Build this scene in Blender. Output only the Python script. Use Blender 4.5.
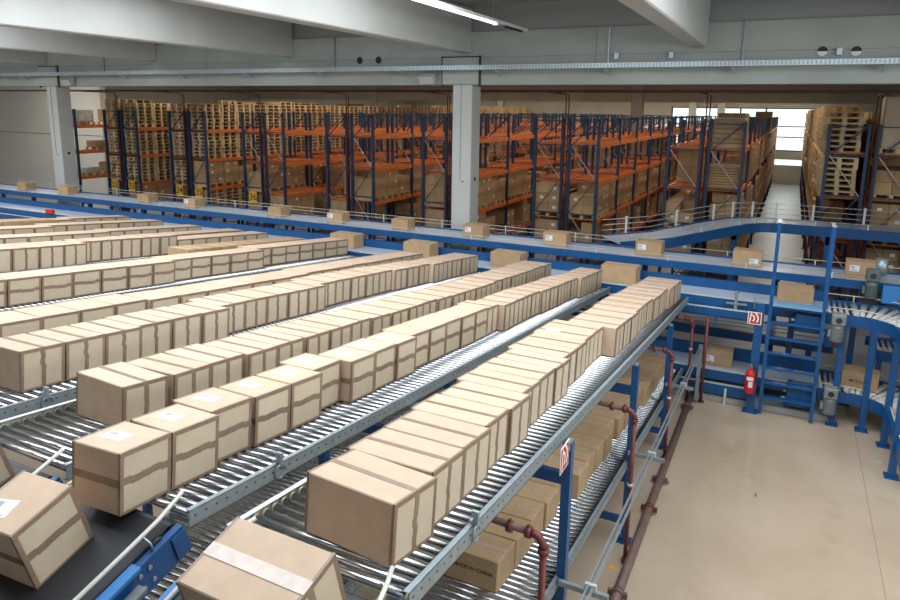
import bpy, bmesh, math, random
from mathutils import Vector, Matrix
random.seed(7)
PI = math.pi
S = bpy.context.scene
for o in list(bpy.data.objects): bpy.data.objects.remove(o)
COL = S.collection

# ------------------------------------------------------------------ camera
EYE = 5.0
def make_camera():
    yaw, pitch, roll = math.radians(26.408), math.radians(11.077), math.radians(-0.806)
    fwd = Vector((-math.sin(yaw)*math.cos(pitch), math.cos(yaw)*math.cos(pitch), -math.sin(pitch)))
    right = Vector((math.cos(yaw), math.sin(yaw), 0)); down = fwd.cross(right)
    r2 = right*math.cos(roll) + down*math.sin(roll); d2 = -right*math.sin(roll) + down*math.cos(roll)
    m = Matrix((r2, -d2, -fwd)).transposed().to_4x4(); m.translation = (0, 0, EYE)
    cd = bpy.data.cameras.new('camera'); co = bpy.data.objects.new('camera', cd); COL.objects.link(co)
    co.matrix_world = m
    cd.sensor_width = 36; cd.lens = 677.64/900*36
    cd.shift_x = -(450.93-450)/900; cd.shift_y = -(300-241.41)/900
    cd.clip_start = 0.05; cd.clip_end = 300
    S.camera = co
make_camera()

# ------------------------------------------------------------------ world, light, exposure
S.view_settings.view_transform = 'Standard'; S.view_settings.look = 'None'
S.view_settings.gamma = 1; S.view_settings.use_curve_mapping = False
S.view_settings.exposure = 0.0
w = bpy.data.worlds.new('world'); S.world = w; w.use_nodes = True
bg = w.node_tree.nodes['Background']; bg.inputs[0].default_value = (1.0, 0.97, 0.92, 1); bg.inputs[1].default_value = 0.26
def area(name, loc, sx, sy, power, col, rot=(0, 0, 0)):
    l = bpy.data.lights.new(name, 'AREA'); l.shape = 'RECTANGLE'; l.size = sx; l.size_y = sy; l.energy = power; l.color = col
    o = bpy.data.objects.new(name, l); COL.objects.link(o); o.location = loc; o.rotation_euler = rot
    return o
BEAMX = [3.35, -1.85, -6.95, -12.1, -17.2, -22.3, -27.4]      # concrete roof beams
SKY = [(0.75, 3.4), (-4.4, 3.4), (-9.5, 3.4), (-14.6, 3.4), (-19.7, 3.4), (-24.85, 3.4)]
for i, (x, wd) in enumerate(SKY):                      # daylight through the front hall roof lights; the leftmost is added to brighten the left wall
    area('skylight_daylight', (x, 6.0, 7.2), wd, 8.4, 525, (0.90, 0.95, 1.0))
# daylight through the high window band in the right-hand wall
area('side_window_daylight', (8.55, 4.0, 5.2), 2.2, 14, 480, (0.97, 0.99, 1.0), (0, math.radians(90), 0))
# daylight through the glazing at the far end of the rack hall
area('far_window_daylight', (-3.5, 53.6, 4.0), 13, 2.6, 500, (0.86, 0.97, 1.0), (math.radians(-90), 0, 0))

# ------------------------------------------------------------------ materials
MATS = {}
def mat(name, col, rough=0.6, metal=0.0, var=0.0, scale=6.0, bump=0.0, bscale=60.0, col2=None, emit=None, estr=0.0, spec=0.5, objrand=0.0, detail=3):
    m = bpy.data.materials.new(name); m.use_nodes = True; nt = m.node_tree; b = nt.nodes['Principled BSDF']
    b.inputs['Base Color'].default_value = (*col, 1); b.inputs['Roughness'].default_value = rough; b.inputs['Metallic'].default_value = metal
    b.inputs['Specular IOR Level'].default_value = spec
    if emit:
        b.inputs['Emission Color'].default_value = (*emit, 1); b.inputs['Emission Strength'].default_value = estr
    last = None
    if var > 0 or col2:
        tc = nt.nodes.new('ShaderNodeTexCoord'); n = nt.nodes.new('ShaderNodeTexNoise'); n.inputs['Scale'].default_value = scale; n.inputs['Detail'].default_value = detail
        nt.links.new(tc.outputs['Object'], n.inputs['Vector'])
        r = nt.nodes.new('ShaderNodeValToRGB'); c2 = col2 or tuple(c*(1-var) for c in col)
        r.color_ramp.elements[0].position = 0.35; r.color_ramp.elements[1].position = 0.65
        r.color_ramp.elements[0].color = (*c2, 1); r.color_ramp.elements[1].color = (*col, 1)
        nt.links.new(n.outputs['Fac'], r.inputs['Fac']); last = r.outputs['Color']
    if objrand > 0:
        oi = nt.nodes.new('ShaderNodeObjectInfo'); mr = nt.nodes.new('ShaderNodeMapRange')
        mr.inputs['To Min'].default_value = 1-objrand; mr.inputs['To Max'].default_value = 1+objrand*0.6
        nt.links.new(oi.outputs['Random'], mr.inputs['Value'])
        mx = nt.nodes.new('ShaderNodeMix'); mx.data_type = 'RGBA'; mx.blend_type = 'MULTIPLY'; mx.inputs[0].default_value = 1
        if last: nt.links.new(last, mx.inputs[6])
        else: mx.inputs[6].default_value = (*col, 1)
        cb = nt.nodes.new('ShaderNodeCombineColor')
        for k in range(3): nt.links.new(mr.outputs[0], cb.inputs[k])
        nt.links.new(cb.outputs[0], mx.inputs[7]); last = mx.outputs[2]
    if last: nt.links.new(last, b.inputs['Base Color'])
    if bump > 0:
        tc = nt.nodes.new('ShaderNodeTexCoord'); n = nt.nodes.new('ShaderNodeTexNoise'); n.inputs['Scale'].default_value = bscale
        nt.links.new(tc.outputs['Object'], n.inputs['Vector'])
        bp = nt.nodes.new('ShaderNodeBump'); bp.inputs['Strength'].default_value = bump; bp.inputs['Distance'].default_value = 0.01
        nt.links.new(n.outputs['Fac'], bp.inputs['Height']); nt.links.new(bp.outputs[0], b.inputs['Normal'])
    MATS[name] = m; return m
mat('cardboard', (.55, .41, .295), .75, var=.10, scale=9, objrand=.10, bump=.05, bscale=40)
mat('cardboard_panel', (.54, .445, .32), .75, var=.07, scale=9, objrand=.07)
mat('cardboard_brown', (.44, .295, .16), .78, var=.12, scale=7, objrand=.12)
mat('cardboard_rack', (.45, .285, .14), .78, var=.25, scale=1.3, objrand=.22)
mat('tape', (.26, .18, .125), .32, var=.18, scale=25, objrand=.1)
mat('tape_clear', (.50, .40, .33), .16, var=.2, scale=18, spec=.8)
mat('label_paper', (.70, .73, .76), .5)
mat('ink', (.03, .025, .02), .7)
mat('label_ink', (.16, .17, .19), .6)
mat('roller_steel', (.45, .47, .49), .22, 1.0)
mat('roller_bright', (.72, .73, .72), .35, .5)
mat('roller_cap', (.62, .58, .42), .5)
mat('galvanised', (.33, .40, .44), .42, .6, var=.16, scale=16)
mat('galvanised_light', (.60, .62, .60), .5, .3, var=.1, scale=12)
mat('hole_dark', (.03, .035, .04), .8)
mat('blue_paint', (.006, .078, .235), .38, var=.14, scale=5)
mat('blue_light', (.035, .20, .50), .4, var=.1, scale=5)
mat('blue_step', (.16, .38, .60), .45, .2)
mat('rack_blue', (.012, .040, .10), .5, var=.15, scale=3)
mat('rack_orange', (.66, .17, .030), .55, var=.2, scale=4)
mat('brace_steel', (.40, .38, .36), .5, .5)
mat('belt_black', (.022, .024, .03), .55, var=.25, scale=3)
mat('belt_grey', (.43, .50, .60), .35, var=.12, scale=2)
mat('concrete', (.40, .435, .41), .85, var=.14, scale=.9, bump=.12, bscale=22, detail=6)
mat('concrete_pale', (.50, .51, .49), .85, var=.1, scale=.9, bump=.08, bscale=22, detail=6)
mat('concrete_warm', (.47, .47, .41), .85, var=.12, scale=.7, detail=6)
mat('joint_dark', (.05, .055, .055), .9)
mat('joint_floor', (.24, .19, .14), .9)
mat('joint_soft', (.20, .22, .21), .9)
mat('plinth', (.36, .37, .36), .85, var=.2, scale=2)
mat('roof_deck', (.30, .32, .33), .6, .2)
mat('panel_wall', (.56, .56, .53), .8, var=.06, scale=.6)
mat('tray', (.52, .62, .66), .45, .45, var=.1, scale=5)
mat('pipe_red', (.17, .036, .030), .5, var=.25, scale=12)
mat('pipe_floor', (.165, .10, .085), .5, var=.25, scale=6)
mat('pipe_dark', (.10, .028, .024), .5, var=.2, scale=8)
mat('red', (.55, .02, .02), .35)
mat('red_sign', (.42, .03, .03), .5)
mat('white', (.80, .80, .78), .5)
mat('white_tube', (.58, .57, .52), .35)
mat('rail_beige', (.50, .49, .43), .4, .3)
mat('yellow', (.75, .42, .02), .5)
mat('brass', (.55, .36, .12), .4, .6)
mat('wood', (.64, .47, .27), .8, var=.22, scale=5, objrand=.25)
mat('wood_far', (.60, .42, .24), .8, var=.45, scale=.9)
mat('motor_green', (.10, .14, .13), .5, var=.15, scale=12)
mat('motor_grey', (.20, .23, .23), .5, var=.15, scale=12)
mat('black', (.02, .02, .022), .6)
mat('green_tape', (.25, .62, .28), .6)
mat('lamp_tube', (.9, .9, .9), .4, emit=(1, .98, .93), estr=4.0)
mat('lamp_warm', (.9, .9, .9), .4, emit=(1, .80, .45), estr=3.0)
mat('window_light', (.8, .9, .9), .2, emit=(.72, .95, .95), estr=1.1)
mat('dark_goods', (.045, .045, .05), .7, var=.3, scale=4)
mat('shrink_wrap', (.55, .53, .52), .3, var=.3, scale=5)
def floor_mat():
    m = bpy.data.materials.new('floor_coating'); m.use_nodes = True; nt = m.node_tree; b = nt.nodes['Principled BSDF']
    tc = nt.nodes.new('ShaderNodeTexCoord')
    def noise(sc, det, p0, p1, c0, c1):
        n = nt.nodes.new('ShaderNodeTexNoise'); n.inputs['Scale'].default_value = sc; n.inputs['Detail'].default_value = det
        nt.links.new(tc.outputs['Object'], n.inputs['Vector'])
        r = nt.nodes.new('ShaderNodeValToRGB'); r.color_ramp.elements[0].position = p0; r.color_ramp.elements[1].position = p1
        r.color_ramp.elements[0].color = (*c0, 1); r.color_ramp.elements[1].color = (*c1, 1)
        nt.links.new(n.outputs['Fac'], r.inputs['Fac']); return r.outputs['Color']
    a = noise(.55, 6, .3, .7, (.39, .30, .215), (.49, .395, .30))
    s = noise(1.7, 5, .26, .44, (.86, .81, .74), (1, 1, 1))
    f = noise(45, 4, .3, .7, (.93, .93, .93), (1, 1, 1))
    prev = a
    for q in (s, f):
        mx = nt.nodes.new('ShaderNodeMix'); mx.data_type = 'RGBA'; mx.blend_type = 'MULTIPLY'; mx.inputs[0].default_value = .8
        nt.links.new(prev, mx.inputs[6]); nt.links.new(q, mx.inputs[7]); prev = mx.outputs[2]
    nt.links.new(prev, b.inputs['Base Color']); b.inputs['Roughness'].default_value = .42
    MATS['floor_coating'] = m
floor_mat()
mat('floor_grey', (.42, .43, .47), .4, var=.1, scale=.8)

# ------------------------------------------------------------------ mesh helpers
class MB:
    def __init__(s): s.v = []; s.f = []; s.m = []; s.sm = []
    def box(s, x0, x1, y0, y1, z0, z1, m=0, M=None):
        n = len(s.v)
        for z in (z0, z1):
            for (x, y) in ((x0, y0), (x1, y0), (x1, y1), (x0, y1)):
                p = Vector((x, y, z)); s.v.append(tuple(M @ p) if M else tuple(p))
        for q in ((3, 2, 1, 0), (4, 5, 6, 7), (0, 1, 5, 4), (1, 2, 6, 5), (2, 3, 7, 6), (3, 0, 4, 7)):
            s.f.append(tuple(n+i for i in q)); s.m.append(m); s.sm.append(False)
        return s
    def bar(s, a, b, w, h, m=0):
        """rectangular bar from point a to b, width w (sideways), height h"""
        a = Vector(a); b = Vector(b); d = b-a; L = d.length; d.normalize()
        up = Vector((0, 0, 1)) if abs(d.z) < .99 else Vector((0, 1, 0))
        r = d.cross(up).normalized(); u = r.cross(d)
        M = Matrix((r, d, u)).transposed().to_4x4(); M.translation = a
        return s.box(-w/2, w/2, 0, L, -h/2, h/2, m, M)
    def cyl(s, a, b, r, seg=12, m=0, r2=None, caps=True):
        a = Vector(a); b = Vector(b); d = (b-a).normalized(); r2 = r if r2 is None else r2
        t = Vector((0, 0, 1)) if abs(d.z) < .9 else Vector((1, 0, 0)); x = d.cross(t).normalized(); y = d.cross(x)
        n = len(s.v)
        for (c, rr) in ((a, r), (b, r2)):
            for k in range(seg):
                an = 2*PI*k/seg; s.v.append(tuple(c + x*math.cos(an)*rr + y*math.sin(an)*rr))
        for k in range(seg):
            k2 = (k+1) % seg; s.f.append((n+k, n+seg+k, n+seg+k2, n+k2)); s.m.append(m); s.sm.append(True)
        if caps:
            s.f.append(tuple(n+k for k in range(seg))); s.f.append(tuple(n+seg+k for k in reversed(range(seg)))); s.m += [m, m]; s.sm += [False, False]
        return s
    def tube(s, pts, r, seg=8, m=0):
        pts = [Vector(p) for p in pts]; n0 = len(s.v); prevx = None
        for i, p in enumerate(pts):
            d = (pts[min(i+1, len(pts)-1)] - pts[max(i-1, 0)]).normalized()
            if prevx is None:
                t = Vector((0, 0, 1)) if abs(d.z) < .9 else Vector((1, 0, 0)); x = d.cross(t).normalized()
            else:
                x = (prevx - d*prevx.dot(d)).normalized()
            prevx = x; y = d.cross(x)
            for k in range(seg):
                an = 2*PI*k/seg; s.v.append(tuple(p + x*math.cos(an)*r + y*math.sin(an)*r))
        for i in range(len(pts)-1):
            for k in range(seg):
                k2 = (k+1) % seg; a = n0+i*seg
                s.f.append((a+k, a+seg+k, a+seg+k2, a+k2)); s.m.append(m); s.sm.append(True)
        e = n0+(len(pts)-1)*seg
        s.f.append(tuple(n0+k for k in range(seg))); s.f.append(tuple(e+k for k in reversed(range(seg)))); s.m += [m, m]; s.sm += [False, False]
        return s
    def sweep(s, path, u0, u1, z0, z1, m=0):
        """rectangular section swept along a path (x,y,z); u = offset to the right of travel in plan"""
        P = [Vector(p) for p in path]; n0 = len(s.v)
        for i, p in enumerate(P):
            def nrm(a, b):
                d = b-a; d.z = 0; d.normalize(); return Vector((d.y, -d.x, 0))
            if i == 0: r = nrm(P[0], P[1]); k = 1
            elif i == len(P)-1: r = nrm(P[-2], P[-1]); k = 1
            else:
                r1 = nrm(P[i-1], P[i]); r2 = nrm(P[i], P[i+1]); r = (r1+r2).normalized(); k = 1/max(.3, r.dot(r1))
            for (u, z) in ((u0, z0), (u1, z0), (u1, z1), (u0, z1)):
                s.v.append(tuple(p + r*u*k + Vector((0, 0, z))))
        for i in range(len(P)-1):
            a = n0+4*i
            for k in range(4):
                k2 = (k+1) % 4; s.f.append((a+k, a+4+k, a+4+k2, a+k2)); s.m.append(m); s.sm.append(False)
        e = n0+4*(len(P)-1)
        s.f.append((n0+3, n0+2, n0+1, n0)[::-1]); s.f.append((e, e+1, e+2, e+3)[::-1]); s.m += [m, m]; s.sm += [False, False]
        return s
    def prism(s, poly, axis, a0, a1, m=0):
        """polygon in 2D extruded along axis 'x','y' or 'z'"""
        n = len(s.v); k = len(poly)
        for a in (a0, a1):
            for (p, q) in poly:
                s.v.append({'x': (a, p, q), 'y': (p, a, q), 'z': (p, q, a)}[axis])
        for i in range(k):
            j = (i+1) % k; s.f.append((n+i, n+j, n+k+j, n+k+i)); s.m.append(m); s.sm.append(False)
        s.f.append(tuple(n+i for i in reversed(range(k)))); s.f.append(tuple(n+k+i for i in range(k))); s.m += [m, m]; s.sm += [False, False]
        return s
    def mesh(s, name, mats):
        me = bpy.data.meshes.new(name); me.from_pydata(s.v, [], s.f)
        for q in ([mats] if isinstance(mats, str) else mats): me.materials.append(MATS[q])
        me.polygons.foreach_set('material_index', s.m); me.polygons.foreach_set('use_smooth', s.sm); me.update()
        bm = bmesh.new(); bm.from_mesh(me); bmesh.ops.recalc_face_normals(bm, faces=bm.faces); bm.to_mesh(me); bm.free()
        return me
    def build(s, name, mats, parent=None, **k): return put(name, s.mesh(name, mats), parent, **k)
def put(name, me, parent=None, loc=(0, 0, 0), rot=(0, 0, 0), kind=None):
    o = bpy.data.objects.new(name, me); COL.objects.link(o); o.location = loc; o.rotation_euler = rot
    if parent: o.parent = parent
    if kind: o['kind'] = kind
    return o
def tag(o, label, cat, group=None, kind=None):
    o['label'] = label
    o['category'] = cat
    if group: o['group'] = group
    if kind: o['kind'] = kind
    return o
def thing(name, label, cat, loc=(0, 0, 0), rot=(0, 0, 0), group=None):
    o = bpy.data.objects.new(name, None); COL.objects.link(o); o.location = loc; o.rotation_euler = rot; o.empty_display_size = .1
    return tag(o, label, cat, group)
def struct(o): o['kind'] = 'structure'; return o
def bev(me, w, seg=1):
    bm = bmesh.new(); bm.from_mesh(me); bmesh.ops.bevel(bm, geom=bm.edges[:], offset=w, segments=seg, affect='EDGES', clamp_overlap=True); bm.to_mesh(me); bm.free(); return me
def text_mesh(txt, size, m, extr=.0004):
    c = bpy.data.curves.new('text', 'FONT'); c.body = txt; c.size = size; c.align_x = 'CENTER'; c.align_y = 'CENTER'; c.extrude = extr; c.offset = size*.012
    o = bpy.data.objects.new('text', c); COL.objects.link(o)
    dg = bpy.context.evaluated_depsgraph_get(); me = bpy.data.meshes.new_from_object(o.evaluated_get(dg)); bpy.data.objects.remove(o)
    me.materials.clear(); me.materials.append(MATS[m]); return me
ORD = 'first second third fourth fifth sixth seventh eighth ninth tenth eleventh twelfth thirteenth fourteenth fifteenth sixteenth seventeenth eighteenth nineteenth twentieth twenty-first twenty-second twenty-third twenty-fourth twenty-fifth twenty-sixth twenty-seventh twenty-eighth twenty-ninth thirtieth thirty-first thirty-second'.split()

# ================================================================== STRUCTURE
YW = 14.6      # line of the big header beam between front hall and rack hall
fl = struct(MB().box(-34, 9, -4, 14.3, -.2, 0).build('floor', 'floor_coating')); fl['label'] = 'beige coated concrete floor of the sorting hall'
m = MB()
m.box(1.35-.003, 1.35+.003, -4, 12.1, 0, .0015)
m.build('expansion_joint', 'joint_floor', fl)
flr = struct(MB().box(-42, 9, 14.3, 54.4, -.2, 0).build('floor_rear', 'floor_grey'))
# concrete plinth under the cross conveyors
plm = bev(MB().box(-25, 1.05, 12.1, 14.25, .001, .12).mesh('trim_1', 'plinth'), .012); struct(put('trim_1', plm))
# header beam with column heads
hb = struct(MB().box(-36, 9, YW, YW+.45, 5.55, 6.72).build('wall_back', 'concrete'))
m = MB()
for z in (6.16,): m.box(-36, 9, YW-.003, YW, z, z+.008)
for x in (-15.05, -3.9): m.box(x, x+.01, YW-.004, YW, 5.95, 6.7)
m.build('panel_joint', 'joint_soft', hb)
COLX = [-22.05, -7.0, 8.0]
def column(x, y, z1, s=.5, matn='concrete_pale'):
    me = bev(MB().box(-s/2, s/2, -s/2, s/2, 0, z1).mesh('column', matn), .018)
    o = struct(put('column', me, None, (x, y, 0))); return o
for x in COLX:
    o = column(x, YW+.23, 5.56)
    hd = MB().box(-.50, .42, -.30, -.232, 5.56, 6.16).build('column_head', 'concrete', o)
    MB().box(-.54, -.50, -.27, -.22, 5.5, 6.2).box(.42, .46, -.27, -.22, 5.5, 6.2).box(-.54, .46, -.27, -.231, 6.16, 6.19).build('head_joint', 'joint_dark', o)
    MB().box(-.03, -.018, -.262, -.25, 3.3, 5.9).build('conduit', 'galvanised', o)
    MB().cyl((.251, 0, 3.35), (.256, 0, 3.35), .05, 16).cyl((.05, -.256, 3.3), (.05, -.25, 3.3), .02, 12).build('cast_hole', 'hole_dark', o)
for x in (-22.3, -7.0):
    column(x, 34.55, 6.5, .55)
struct(MB().box(-44, 9, 34.4, 34.9, 5.45, 6.62).build('wall_mid', 'concrete_warm'))
for x in (-22.3, -6.9, -4.9): column(x, 54.1, 6.2, .5)
# far wall with glazing
fw = MB()
fw.box(-44, -8.45, 54.4, 54.7, 0, 6.6); fw.box(-8.45, 1.25, 54.4, 54.7, 0, 1.35); fw.box(-8.45, 1.25, 54.4, 54.7, 1.75, 2.35); fw.box(-8.45, 1.25, 54.4, 54.7, 5.35, 6.6); fw.box(1.25, 9, 54.4, 54.7, 0, 6.6)
struct(fw.build('wall_far', 'concrete_warm'))
wn = struct(MB().box(-8.45, 1.25, 54.5, 54.52, 2.35, 5.35).build('window_1', 'window_light'))
m = MB()
for x in (-8.4, -3.6, -1.9, 1.2): m.box(x-.05, x+.05, 54.36, 54.5, 2.35, 5.35)
for z in (2.35, 3.3, 4.05, 5.3): m.box(-8.45, 1.25, 54.38, 54.5, z, z+.07)
m.build('window_frame', 'joint_dark', wn)
struct(MB().box(-8.45, 1.25, 54.5, 54.52, 1.35, 1.75).build('window_2', 'window_light'))
# left end wall of the rack hall
lw = struct(MB().box(-44, -28.6, 21.2, 21.5, 0, 6.62).build('wall_left', 'panel_wall'))
MB().box(-44, -28.6, 21.19, 21.2, 3.52, 3.54).build('panel_joint', 'joint_dark', lw); MB().box(-31.6, -31.58, 21.19, 21.2, 0, 6.6).build('panel_joint', 'joint_dark', lw)
struct(MB().box(8.7, 9, -4, 54.4, 0, 7.4).build('wall_right', 'panel_wall'))
struct(MB().box(-32.3, -32, 21.5, 54.4, 0, 6.62).build('wall_side', 'panel_wall'))
wr = struct(MB().box(8.66, 8.70, -3, 11, 4.1, 6.3).build('window_3', 'window_light'))
# rear ceiling
struct(MB().box(-44, 9, YW+.46, 54.7, 6.62, 6.8).build('ceiling_rear', 'concrete_warm'))
# roof of the front hall: trapezoid deck with roof-light openings
def deck(x0, x1, y0, y1):
    m = MB(); pitch = .25; n = int((y1-y0)/pitch)
    for k in range(n):
        y = y0+k*pitch
        m.box(x0, x1, y, y+pitch*.55, 7.26, 7.30); m.box(x0, x1, y+pitch*.55, y+pitch, 7.33, 7.36)
    return m
rf = struct(deck(-30, 9, 10.3, 14.6).build('ceiling', 'roof_deck'))
m = MB(); m.box(-30, 9, -4, 1.7, 7.26, 7.36)
xs = [-30]+[q for (x, wd) in reversed(SKY) for q in (x-wd/2, x+wd/2)]+[9]
for k in range(0, len(xs), 2): m.box(xs[k], xs[k+1], 1.7, 10.3, 7.26, 7.36)
m.build('skylight_surround', 'roof_deck', rf)
struct(MB().box(-36, 9, YW+.06, YW+.5, 6.72, 7.4).build('trim_2', 'roof_deck'))
def roof_beam(x):
    me = bev(MB().prism([(-.16, 6.27), (.16, 6.27), (.16, 7.25), (-.16, 7.25)], 'y', -4, YW-.001, 0).mesh('roof_beam', 'concrete_pale'), .02)
    return struct(put('roof_beam', me, None, (x, 0, 0)))
for x in BEAMX: roof_beam(x)

# ================================================================== ROLLER LANES
SLOPE = 0.104; TH = math.atan(SLOPE); LY0, LZ0 = 2.33, 2.862      # near end of the lanes (rail top); they fall away from the camera
def lane_z(y, drop=0): return LZ0 - SLOPE*(y-LY0) - drop
LANE_R = [-1.34, -2.70, -3.72, -4.93, -6.25, -7.95, -9.15, -10.42, -11.55, -12.72, -14.05, -15.35]
LANE_W = [1.10, .90, .99, 1.20, 1.05, 1.12, 1.0, 1.0, 1.0, 1.0, 1.05, 1.05]
LNAME = ['rightmost roller lane'] + ['%s roller lane from the right' % ORD[k] for k in range(1, 11)] + ['leftmost roller lane']
LLEN = 9.68/math.cos(TH); RP = .0775
ROLL_TOP = -.026
roller_cache = {}
def roller_mesh(w):
    if w not in roller_cache:
        m = MB(); m.cyl((-w/2+.03, 0, 0), (w/2-.03, 0, 0), .0215, 14, 0)
        m.cyl((-w/2+.012, 0, 0), (-w/2+.032, 0, 0), .022, 14, 1); m.cyl((w/2-.032, 0, 0), (w/2-.012, 0, 0), .022, 14, 1)
        roller_cache[w] = m.mesh('roller', ['roller_steel', 'roller_cap'])
    return roller_cache[w]
def rail(w, side, length, mats):
    m = MB(); x = side*w/2; t = .004; h = .098
    xi = x-side*t
    m.box(min(x, xi), max(x, xi), 0, length, -h, 0)
    for z in (0, -h+t): m.box(min(x, x-side*.034), max(x, x-side*.034), 0, length, z-t, z)
    n = int(length/RP)
    for k in range(n):
        y = .04+k*RP
        m.cyl((x-side*.001, y, -.04), (x+side*.0012, y, -.04), .0075, 6, 1)
    return m.mesh('rail', mats)
def lane(i, drop, length, start, individual, label):
    w = LANE_W[i]; xc = LANE_R[i]-w/2; y0 = LY0+start
    t = thing('roller_conveyor', label, 'conveyor', (xc, y0, lane_z(y0, drop)), (-TH, 0, 0), 'gravity roller lanes')
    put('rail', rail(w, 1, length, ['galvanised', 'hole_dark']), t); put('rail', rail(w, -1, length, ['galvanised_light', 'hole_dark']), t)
    n = int(length/RP); rm = roller_mesh(w)
    if individual:
        for k in range(n): put('roller', rm, t, (0, .04+k*RP, ROLL_TOP-.0215))
    else:
        m = MB()
        for k in range(n): m.cyl((-w/2+.012, .04+k*RP, ROLL_TOP-.0215), (w/2-.012, .04+k*RP, ROLL_TOP-.0215), .0215, 8)
        m.build('rollers', 'roller_steel', t, kind='stuff')
    return t
UP = [lane(i, 0, LLEN, 0, i < 3, 'upper %s, steel rollers in galvanised rails' % LNAME[i]) for i in range(12)]
LOWDROP = 1.30
LOW = [lane(i, LOWDROP, LLEN+.6, -.6, i < 2, 'lower tier roller conveyor directly under the %s' % LNAME[i]) for i in range(3)]
# latch clips hanging on the rails
def clip(t, w, y):
    m = MB(); x = w/2+.006
    pts = [(x+.004, y+.045*math.cos(a), -.05+.045*math.sin(a)) for a in [k*2*PI/14 for k in range(13)]]
    m.tube(pts, .006, 6); m.box(x-.03, x+.012, y-.012, y+.012, -.02, .07); m.cyl((x-.02, y-.05, .03), (x-.02, y+.05, .03), .008, 8)
    m.build('latch_clip', 'galvanised', t)
clip(UP[1], LANE_W[1], .72); clip(UP[0], LANE_W[0], .72); clip(UP[3], LANE_W[3], .66)

# ---- blue support frames under the lanes
def support(y, k):
    t = thing('support_frame', 'blue steel support frame under the lanes, %s from the viewer' % ORD[k], 'frame', (0, y, 0), group='blue frames carrying the lanes')
    zt = lane_z(y)-.135
    xs = [-1.327]+[LANE_R[i]-LANE_W[i]-.09 for i in (1, 3, 5, 7, 9, 11)]
    for x in xs:
        m = MB(); m.box(x-.035, x+.035, -.04, .04, .012, zt); m.box(x-.08, x+.08, -.08, .08, 0.001, .012)
        m.build('post', 'blue_paint', t)
    for (za, zb) in ((zt-.36, zt-.26), (zt-LOWDROP-.14, zt-LOWDROP-.04), (.22, .30)):
        for a, b in zip(xs, xs[1:]):
            MB().box(b+.037, a-.037, -.025, .025, za, zb).build('cross_beam', 'blue_paint', t)
    MB().box(-16.4, -1.30, -.04, .04, zt+.002, zt+.016).build('top_angle', 'galvanised', t)
for k, y in enumerate((4.78, 7.40, 9.95)): support(y, k)

# ================================================================== CARTONS
def carton_body(w, l, h, matn='cardboard', panels=None, seed=0):
    me = MB().box(-w/2, w/2, -l/2, l/2, 0, h).mesh('carton', matn); return bev(me, .006, 1)
class CT:
    """a carton design: meshes shared by all its copies. w across the lane (x), l along it (y)"""
    def __init__(s, w, l, h, style, body='cardboard'):
        s.w, s.l, s.h, s.style = w, l, h, style; s.body = carton_body(w, l, h, body); e = .0018; s.parts = []
        X, Y = w/2, l/2; tw = .05
        rnd = random.Random(hash((w, l, h)) % 1000)
        if style in ('V', 'E', 'H'):
            top = .03; edge = .025 if style == 'E' else .031
            for sx in (1, -1):
                x0, x1 = sorted((sx*X, sx*(X+e*.4)))        # paler side panel between the taped edges
                s.parts.append(('side_panel', MB().box(x0, x1, -Y+edge, Y-edge, .02, h-top).mesh('side_panel', 'cardboard_panel')))
                m = MB()                                    # tape along the edges of that side
                for sy in (1, -1):
                    x0, x1 = sorted((sx*(X-.014), sx*(X+e))); y0, y1 = sorted((sy*(Y-.022), sy*(Y+e)))
                    m.box(x0, x1, y0, y1, .004, h-.0265)
                x0, x1 = sorted((sx*(X-.012), sx*(X+e)))
                m.box(x0, x1, -Y-e, Y+e, h-.026, h+e*.6); m.box(x0, x1, -Y+.0225, Y-.0225, .002, .018)
                s.parts.append(('edge_tape', m.mesh('edge_tape', 'tape')))
        if style == 'V':
            m = MB(); m.box(-X-e, X+e, -.019, .019, h-.002, h+e)
            for sx in (1, -1):
                x0, x1 = sorted((sx*(X-.002), sx*(X+e*1.2)))
                n = 7
                for k in range(n):                          # slightly ragged vertical strip
                    a, b = h*k/n, h*(k+1)/n; j = rnd.uniform(-.006, .006)
                    m.box(x0, x1, -.019+j, .019+j, a, b)
            s.parts.append(('seam_tape', m.mesh('seam_tape', 'tape')))
        if style == 'H':
            m = MB(); z = h*.515
            for k in range(5):
                j = rnd.uniform(-.008, .008); a, b = -Y-e+(l+2*e)*k/5, -Y-e+(l+2*e)*(k+1)/5
                for sx in (1, -1):
                    x0, x1 = sorted((sx*(X-.002), sx*(X+e*1.2))); m.box(x0, x1, a, b, z-.021+j, z+.021+j)
            for sy in (1, -1):
                y0, y1 = sorted((sy*(Y-.002), sy*(Y+e))); m.box(-X-e, X+e, y0, y1, z-.024, z+.02)
            s.parts.append(('band_tape', m.mesh('band_tape', 'tape')))
        if style == 'P':
            m = MB(); m.box(-X-.001, X+.001, -.02, .02, h-.002, h+.001)
            s.parts.append(('seam_tape', m.mesh('seam_tape', 'tape_clear')))
        if style == 'B':                                    # long carton with its seam along x, for the cross belts
            m = MB(); m.box(-X-.001, X+.001, -.025, .025, h-.002, h+.0012)
            for sx in (1, -1):
                x0, x1 = sorted((sx*(X-.002), sx*(X+.0015))); m.box(x0, x1, -.025, .025, h-.09, h)
            s.parts.append(('seam_tape', m.mesh('seam_tape', 'tape_clear')))
    def make(s, loc, rot, label, group):
        o = put('carton', s.body, None, loc, rot); tag(o, label, 'carton', group)
        for n, me in s.parts: put(n, me, o)
        return o
LBL = MB().box(-.075, .075, -.055, .055, 0, .0012, 0)
for k in range(5): LBL.box(-.06+.012*k, -.053+.012*k, .005, .04, .0012, .0016, 1)
for k in range(4): LBL.box(-.06, .05-.02*k, -.045+.012*k, -.041+.012*k, .0012, .0016, 1)
LBLM = LBL.mesh('shipping_label', ['label_paper', 'label_ink'])
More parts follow.
